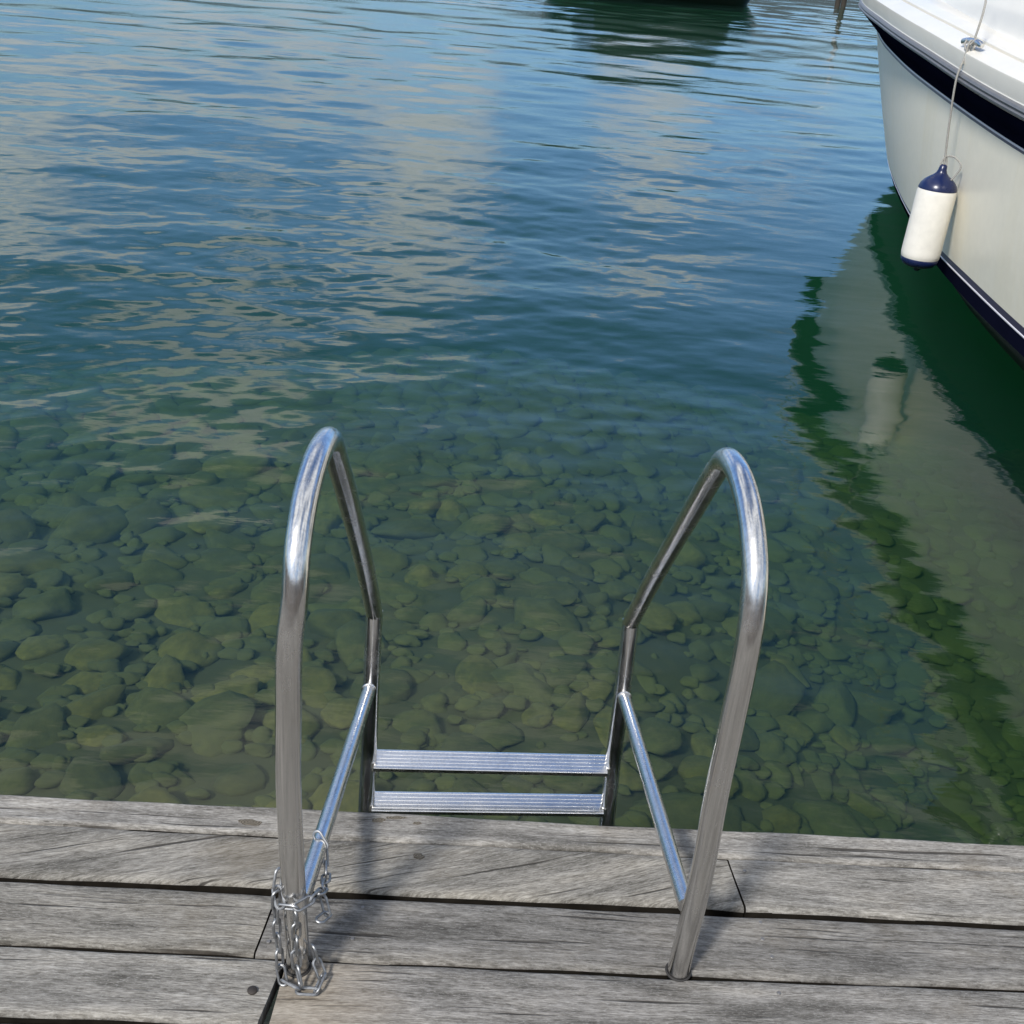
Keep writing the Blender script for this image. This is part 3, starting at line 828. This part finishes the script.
# stones
def stone_material(k):
    t = NT('algae covered stone')
    co = t.coord()
    a = t.noise(co, 2.6, 5, 0.65); b = t.noise(co, 11, 4, 0.6)
    base = [((0.042, 0.036, 0.009), (0.084, 0.070, 0.016)), ((0.036, 0.034, 0.011), (0.068, 0.062, 0.019)), ((0.047, 0.040, 0.010), (0.100, 0.082, 0.020)), ((0.030, 0.028, 0.010), (0.056, 0.050, 0.017))][k]
    c = t.mix(t.ramp(a, [(0.32, 0.0), (0.68, 1.0)]), base[0], base[1])
    c = t.mix(t.ramp(b, [(0.5, 0.0), (0.75, 0.5)]), c, (0.05, 0.055, 0.02))
    t.bsdf(Base_Color=c, Roughness=0.95, Normal=t.bump(b, 0.15, 0.02))
    return t.m
SM = [stone_material(k) for k in range(4)]
def ico_stone(seed, sub=3):
    rg = np.random.default_rng(seed)
    n_lat, n_lon = 12, 18
    vs, fs = [], []
    dirs = rg.normal(size=(7, 3)); dirs /= np.linalg.norm(dirs, axis=1)[:, None]
    am = rg.uniform(0.04, 0.16, 7); ph = rg.uniform(0, 6, 7); fq = rg.uniform(1.2, 3.6, 7)
    cut = rg.normal(size=(9, 3)); cut /= np.linalg.norm(cut, axis=1)[:, None]
    ct = rg.uniform(0.55, 0.88, 9)
    def pt(t, p):
        d = np.array([math.sin(t) * math.cos(p), math.sin(t) * math.sin(p), math.cos(t)])
        r_ = 1 + float(np.sum(am * np.sin(fq * (dirs @ d) * 2 + ph))) * 0.6
        for c_, k_ in zip(cut, ct):
            pr = float(c_ @ d)
            if pr > 0.05: r_ = min(r_, k_ / pr)      # flattened facets
        return d * r_
    vs.append(pt(0, 0))
    for i in range(1, n_lat):
        for j in range(n_lon):
            vs.append(pt(PI * i / n_lat, 2 * PI * j / n_lon))
    vs.append(pt(PI, 0))
    for j in range(n_lon): fs.append((0, 1 + j, 1 + (j + 1) % n_lon))
    for i in range(n_lat - 2):
        for j in range(n_lon):
            a = 1 + i * n_lon + j; b = 1 + i * n_lon + (j + 1) % n_lon
            fs.append((a, a + n_lon, b + n_lon, b))
    last = len(vs) - 1; o_ = 1 + (n_lat - 2) * n_lon
    for j in range(n_lon): fs.append((o_ + j, last, o_ + (j + 1) % n_lon))
    return np.array(vs), fs
STV = [ico_stone(100 + k) for k in range(14)]
protos = []
def scatter():
    cells = {}
    spots = []
    rg = np.random.default_rng(21)
    tries = 0
    while len(spots) < 2200 and tries < 110000:
        tries += 1
        y = 1.75 + 14.0 * rg.uniform(0, 1) ** 1.3
        half = 1.5 + 0.52 * y
        x = rg.uniform(-half, half + 0.3)
        s_ = float(np.clip(rg.lognormal(math.log(0.130), 0.28), 0.07, 0.22))
        if x < -0.6: s_ *= 1.15
        if abs(x) < 0.8 and y < 3.5: s_ *= 0.75
        ok = True
        for (x2, y2, s2) in spots:
            dx = x - x2; dy = y - y2
            if dx * dx + dy * dy < (0.70 * (s_ + s2)) ** 2:
                ok = False; break
        if ok: spots.append((x, y, s_))
    return spots
SPOTS = scatter()
# how large each shows from the dock: size over distance squared
def shows(sp):
    x, y, s_ = sp
    d = math.sqrt(x * x + y * y + 9)
    inside = 1.0 if abs(x) < 0.5 * y + 0.6 else 0.25
    vis = math.exp(float(bed_z(x, y)) * 0.6)
    return (s_ / d) ** 2 * inside * vis
SPOTS.sort(key=shows, reverse=True)
N_SINGLE = 290
stone_meshes = []
for k, (vs, fs) in enumerate(STV):
    for mi in range(3 if k % 2 else 2):
        me = bpy.data.meshes.new('stone')
        me.from_pydata([tuple(v) for v in vs], [], fs); me.update()
        me.polygons.foreach_set('use_smooth', [True] * len(me.polygons))
        me.materials.append(SM[(k + mi) % 4])
        stone_meshes.append(me)
rs = random.Random(3)
for i, (x, y, s_) in enumerate(SPOTS[:N_SINGLE]):
    o = bpy.data.objects.new('stone', stone_meshes[rs.randrange(len(stone_meshes))])
    COL.objects.link(o)
    sx, sy, sz = s_ * rs.uniform(0.9, 1.25), s_ * rs.uniform(0.8, 1.05), s_ * rs.uniform(0.36, 0.54)
    o.scale = (sx, sy, sz)
    o.rotation_euler = (rs.uniform(-0.25, 0.25), rs.uniform(-0.25, 0.25), rs.uniform(0, 2 * PI))
    o.location = (x, y, float(bed_z(x, y)) + sz * 0.16)
    if y < 3.6:
        where = 'left of the ladder close to the dock' if x < -0.5 else ('right of the ladder close to the dock' if x > 0.75 else 'between the handrails close to the dock')
    else:
        where = 'left of the handrails in deeper water' if x < -0.9 else ('under the reflection of the cruiser' if x > 1.3 else 'beyond the handrails in deeper water')
    tag(o, 'algae covered lakebed stone ' + where, 'stone', 'sunken stones ' + where)
mv, mf, off = [], [], 0
mvs = []
for (x, y, s_) in SPOTS[N_SINGLE:]:
    vs, fs = STV[rs.randrange(len(STV))]
    a = rs.uniform(0, 2 * PI); c, s2 = math.cos(a), math.sin(a)
    v = vs * np.array([s_ * rs.uniform(0.9, 1.25), s_ * rs.uniform(0.8, 1.05), s_ * rs.uniform(0.36, 0.54)])
    v = np.stack([v[:, 0] * c - v[:, 1] * s2, v[:, 0] * s2 + v[:, 1] * c, v[:, 2]], -1) + np.array([x, y, float(bed_z(x, y)) + s_ * 0.05])
    mvs.append(v); mf += [tuple(i + off for i in f) for f in fs]; off += len(v)
# pebbles between
rg = np.random.default_rng(8)
for _ in range(2400):
    y = rg.uniform(1.7, 7.5); half = 1.2 + 0.5 * y
    x = rg.uniform(-half, half); s_ = rg.uniform(0.02, 0.055)
    vs, fs = STV[rs.randrange(len(STV))]
    v = vs * np.array([s_ * 1.2, s_, s_ * 0.6])
    v = v + np.array([x, y, float(bed_z(x, y)) + s_ * 0.5])
    mvs.append(v); mf += [tuple(i + off for i in f) for f in fs]; off += len(v)
mv = np.concatenate(mvs)
me = bpy.data.meshes.new('lakebed_rubble')
me.from_pydata([tuple(v) for v in mv], [], mf); me.update()
me.polygons.foreach_set('use_smooth', [True] * len(me.polygons))
me.materials.append(SM[1])
rub = bpy.data.objects.new('lakebed_rubble', me); COL.objects.link(rub)
tag(rub, 'murky mass of small green brown rubble covering the lakebed', 'rubble', kind='stuff')

# ------------------------------------------------------------------ shore behind the viewer: unseen ground, added to darken the steel's reflections
ts = NT('dry shore ground')
cs = ts.coord()
ts.bsdf(Base_Color=ts.mix(ts.noise(cs, 1.2, 5, 0.6), (0.05, 0.042, 0.034), (0.11, 0.088, 0.066)), Roughness=0.95)
sb = MB()
prof_s = [(-1.6, -1.0), (-2.4, 0.45), (-4.0, 0.62), (-7, 0.9), (-10, 2.6), (-13, 4.2), (-40, 5.0), (-120, 5.0)]
sb.strip([[(x, y, z + 0.15 * math.sin(x * 0.6 + y)) for y, z in prof_s] for x in np.linspace(-90, 90, 60)])
tag(sb.build('added_bank', ts.m, None, smooth=True), kind='structure')

# wooded hills across the lake, out of view, added to darken the far water
th_ = NT('wooded hills')
ch = th_.coord()
th_.bsdf(Base_Color=th_.mix(th_.noise(ch, 0.05, 6, 0.65), (0.035, 0.045, 0.050), (0.085, 0.10, 0.11)), Roughness=1.0, Specular_IOR_Level=0.0)
hx = np.linspace(-900, 900, 140); hy = np.linspace(0, 420, 26)
HX, HY = np.meshgrid(hx, hy)
crest = 40 + 10 * np.sin(HX * 0.006 + 1) + 7 * np.sin(HX * 0.017) + 3 * np.sin(HX * 0.05 + 2)
HZ = crest * np.sin(np.clip(HY / 400, 0, 1) * PI * 0.62) - 2 + 2.0 * np.sin(HX * 0.13 + HY * 0.2) * np.sin(HY * 0.11)
HYY = 540 + HY - 0.00022 * HX ** 2
i0, j0 = np.meshgrid(np.arange(25), np.arange(139), indexing='ij')
qh = np.stack([i0 * 140 + j0, i0 * 140 + j0 + 1, (i0 + 1) * 140 + j0 + 1, (i0 + 1) * 140 + j0], -1).reshape(-1, 4)
tag(np_mesh('added_hills', np.stack([HX, HYY, HZ], -1).reshape(-1, 3), qh, th_.m), kind='structure')

# ------------------------------------------------------------------ sky, sun, camera
CSEED, CSC = 3.3, 3.2
w = bpy.data.worlds.new('World'); scene.world = w; w.use_nodes = True
nt = w.node_tree; nt.nodes.clear()
W_ = NT.__new__(NT); W_.t = nt
out = nt.nodes.new('ShaderNodeOutputWorld'); bg = nt.nodes.new('ShaderNodeBackground')
sky = nt.nodes.new('ShaderNodeTexSky'); sky.sky_type = 'NISHITA'; sky.sun_disc = False
sky.sun_elevation = SUN_EL; sky.sun_rotation = PI + SUN_AZ; sky.air_density = 0.85; sky.dust_density = 0.15; sky.ozone_density = 2.5
tc = nt.nodes.new('ShaderNodeTexCoord'); sp = nt.nodes.new('ShaderNodeSeparateXYZ')
nt.links.new(tc.outputs['Generated'], sp.inputs[0])
zc = W_.math('MAXIMUM', sp.outputs[2], 0.0)
den = W_.math('ADD', zc, 0.22)
cu = W_.math('DIVIDE', sp.outputs[0], den); cv = W_.math('DIVIDE', sp.outputs[1], den)
cb_ = nt.nodes.new('ShaderNodeCombineXYZ'); nt.links.new(cu, cb_.inputs[0]); nt.links.new(cv, cb_.inputs[1]); cb_.inputs[2].default_value = CSEED
f1 = W_.noise(cb_.outputs[0], CSC, 6, 0.5, 0.3)
# cloud banks ahead: (azimuth, distance) on the flattened sky, half widths, weight
bank = None
for bu, bv, wu, wv, wt in ((-1.02, 2.25, 0.34, 0.70, 1.0), (-0.22, 2.25, 0.19, 1.0, 1.0), (0.23, 2.75, 0.19, 0.62, 1.0), (-0.47, 1.52, 0.19, 0.20, 1.0), (-0.62, 3.0, 0.50, 0.5, 0.7), (-0.75, 1.62, 0.12, 0.1, 0.8)):
    du = W_.math('MULTIPLY', W_.math('SUBTRACT', cu, bu), 1.0 / wu); dv = W_.math('MULTIPLY', W_.math('SUBTRACT', cv, bv), 1.0 / wv)
    d2 = W_.math('ADD', W_.math('MULTIPLY', du, du), W_.math('MULTIPLY', dv, dv))
    g = W_.math('MULTIPLY', W_.math('SUBTRACT', 1.0, d2, clamp=True), wt)
    bank = g if bank is None else W_.math('MAXIMUM', bank, g)
ahead = W_.math('MULTIPLY', W_.ramp(zc, [(0.5, 1.0), (0.62, 0.0)]), W_.math('MULTIPLY', cv, 2.0, clamp=True))
f2 = W_.math('ADD', f1, W_.math('MULTIPLY', ahead, W_.math('SUBTRACT', W_.math('MULTIPLY', bank, 0.30), 0.13)))
f2 = W_.math('ADD', f2, W_.math('MULTIPLY', W_.ramp(zc, [(0.55, 0.0), (0.66, 1.0)]), 0.09))
f2 = W_.math('ADD', f2, W_.math('MULTIPLY', W_.math('MULTIPLY', sp.outputs[1], -1.0, clamp=True), 0.12))
cm = W_.ramp(f2, [(0.505, 0.0), (0.64, 1.0)])
cm = W_.math('MULTIPLY', cm, W_.math('ADD', W_.math('MULTIPLY', sp.outputs[1], -3.0, clamp=True), W_.ramp(zc, [(0.40, 1.0), (0.46, 0.0), (0.52, 0.0), (0.62, 1.0)]), clamp=True))
core = W_.noise(cb_.outputs[0], 3.5, 5, 0.6)
ccol = W_.mix(core, (5.4, 5.6, 5.9), (10.4, 10.5, 10.6))
ccol = W_.mix(1.0, ccol, (0.9, 0.9, 0.9), 'MULTIPLY')
blue = W_.mix(1.0, sky.outputs[0], W_.mix(W_.math('MULTIPLY', sp.outputs[1], 1.6, clamp=True), (1.10, 1.06, 1.0), (0.90, 1.07, 1.27)), 'MULTIPLY')
mixc = W_.mix(W_.math('MULTIPLY', cm, 0.9), blue, ccol)
mixc = W_.mix(1.0, mixc, W_.ramp(zc, [(0.02, 0.42), (0.28, 1.0)]), 'MULTIPLY')
nt.links.new(mixc, bg.inputs[0]); bg.inputs[1].default_value = 0.15
nt.links.new(bg.outputs[0], out.inputs[0])

sun = bpy.data.lights.new('sun', 'SUN'); sun.energy = 3.8; sun.angle = R(8.0); sun.color = (1.0, 0.962, 0.915)
so = bpy.data.objects.new('sun', sun); COL.objects.link(so)
so.rotation_mode = 'QUATERNION'; so.rotation_quaternion = TOSUN.to_track_quat('Z', 'Y')

cam = bpy.data.cameras.new('camera'); co = bpy.data.objects.new('camera', cam); COL.objects.link(co)
cam.sensor_width = 36; cam.sensor_fit = 'HORIZONTAL'; cam.lens = 36 * 1100 / 1024
cam.clip_start = 0.05; cam.clip_end = 4000
TH, RO = R(27.5), R(5.2)
fwd = Vector((0, math.cos(TH), -math.sin(TH))); r0 = Vector((1, 0, 0)); u0 = Vector((0, math.sin(TH), math.cos(TH)))
rt = math.cos(RO) * r0 + math.sin(RO) * u0; up = -math.sin(RO) * r0 + math.cos(RO) * u0
mat = Matrix((rt, up, -fwd)).transposed().to_4x4(); mat.translation = (0, 0, EYE)
co.matrix_world = mat
scene.camera = co

vs_ = scene.view_settings
vs_.view_transform = 'Standard'; vs_.look = 'None'; vs_.exposure = 0.12; vs_.gamma = 1.0; vs_.use_curve_mapping = False
cy = scene.cycles
cy.use_denoising = True
cy.max_bounces = 8; cy.diffuse_bounces = 3; cy.glossy_bounces = 4; cy.transmission_bounces = 4; cy.transparent_max_bounces = 12; cy.volume_bounces = 2
cy.caustics_reflective = False; cy.caustics_refractive = False
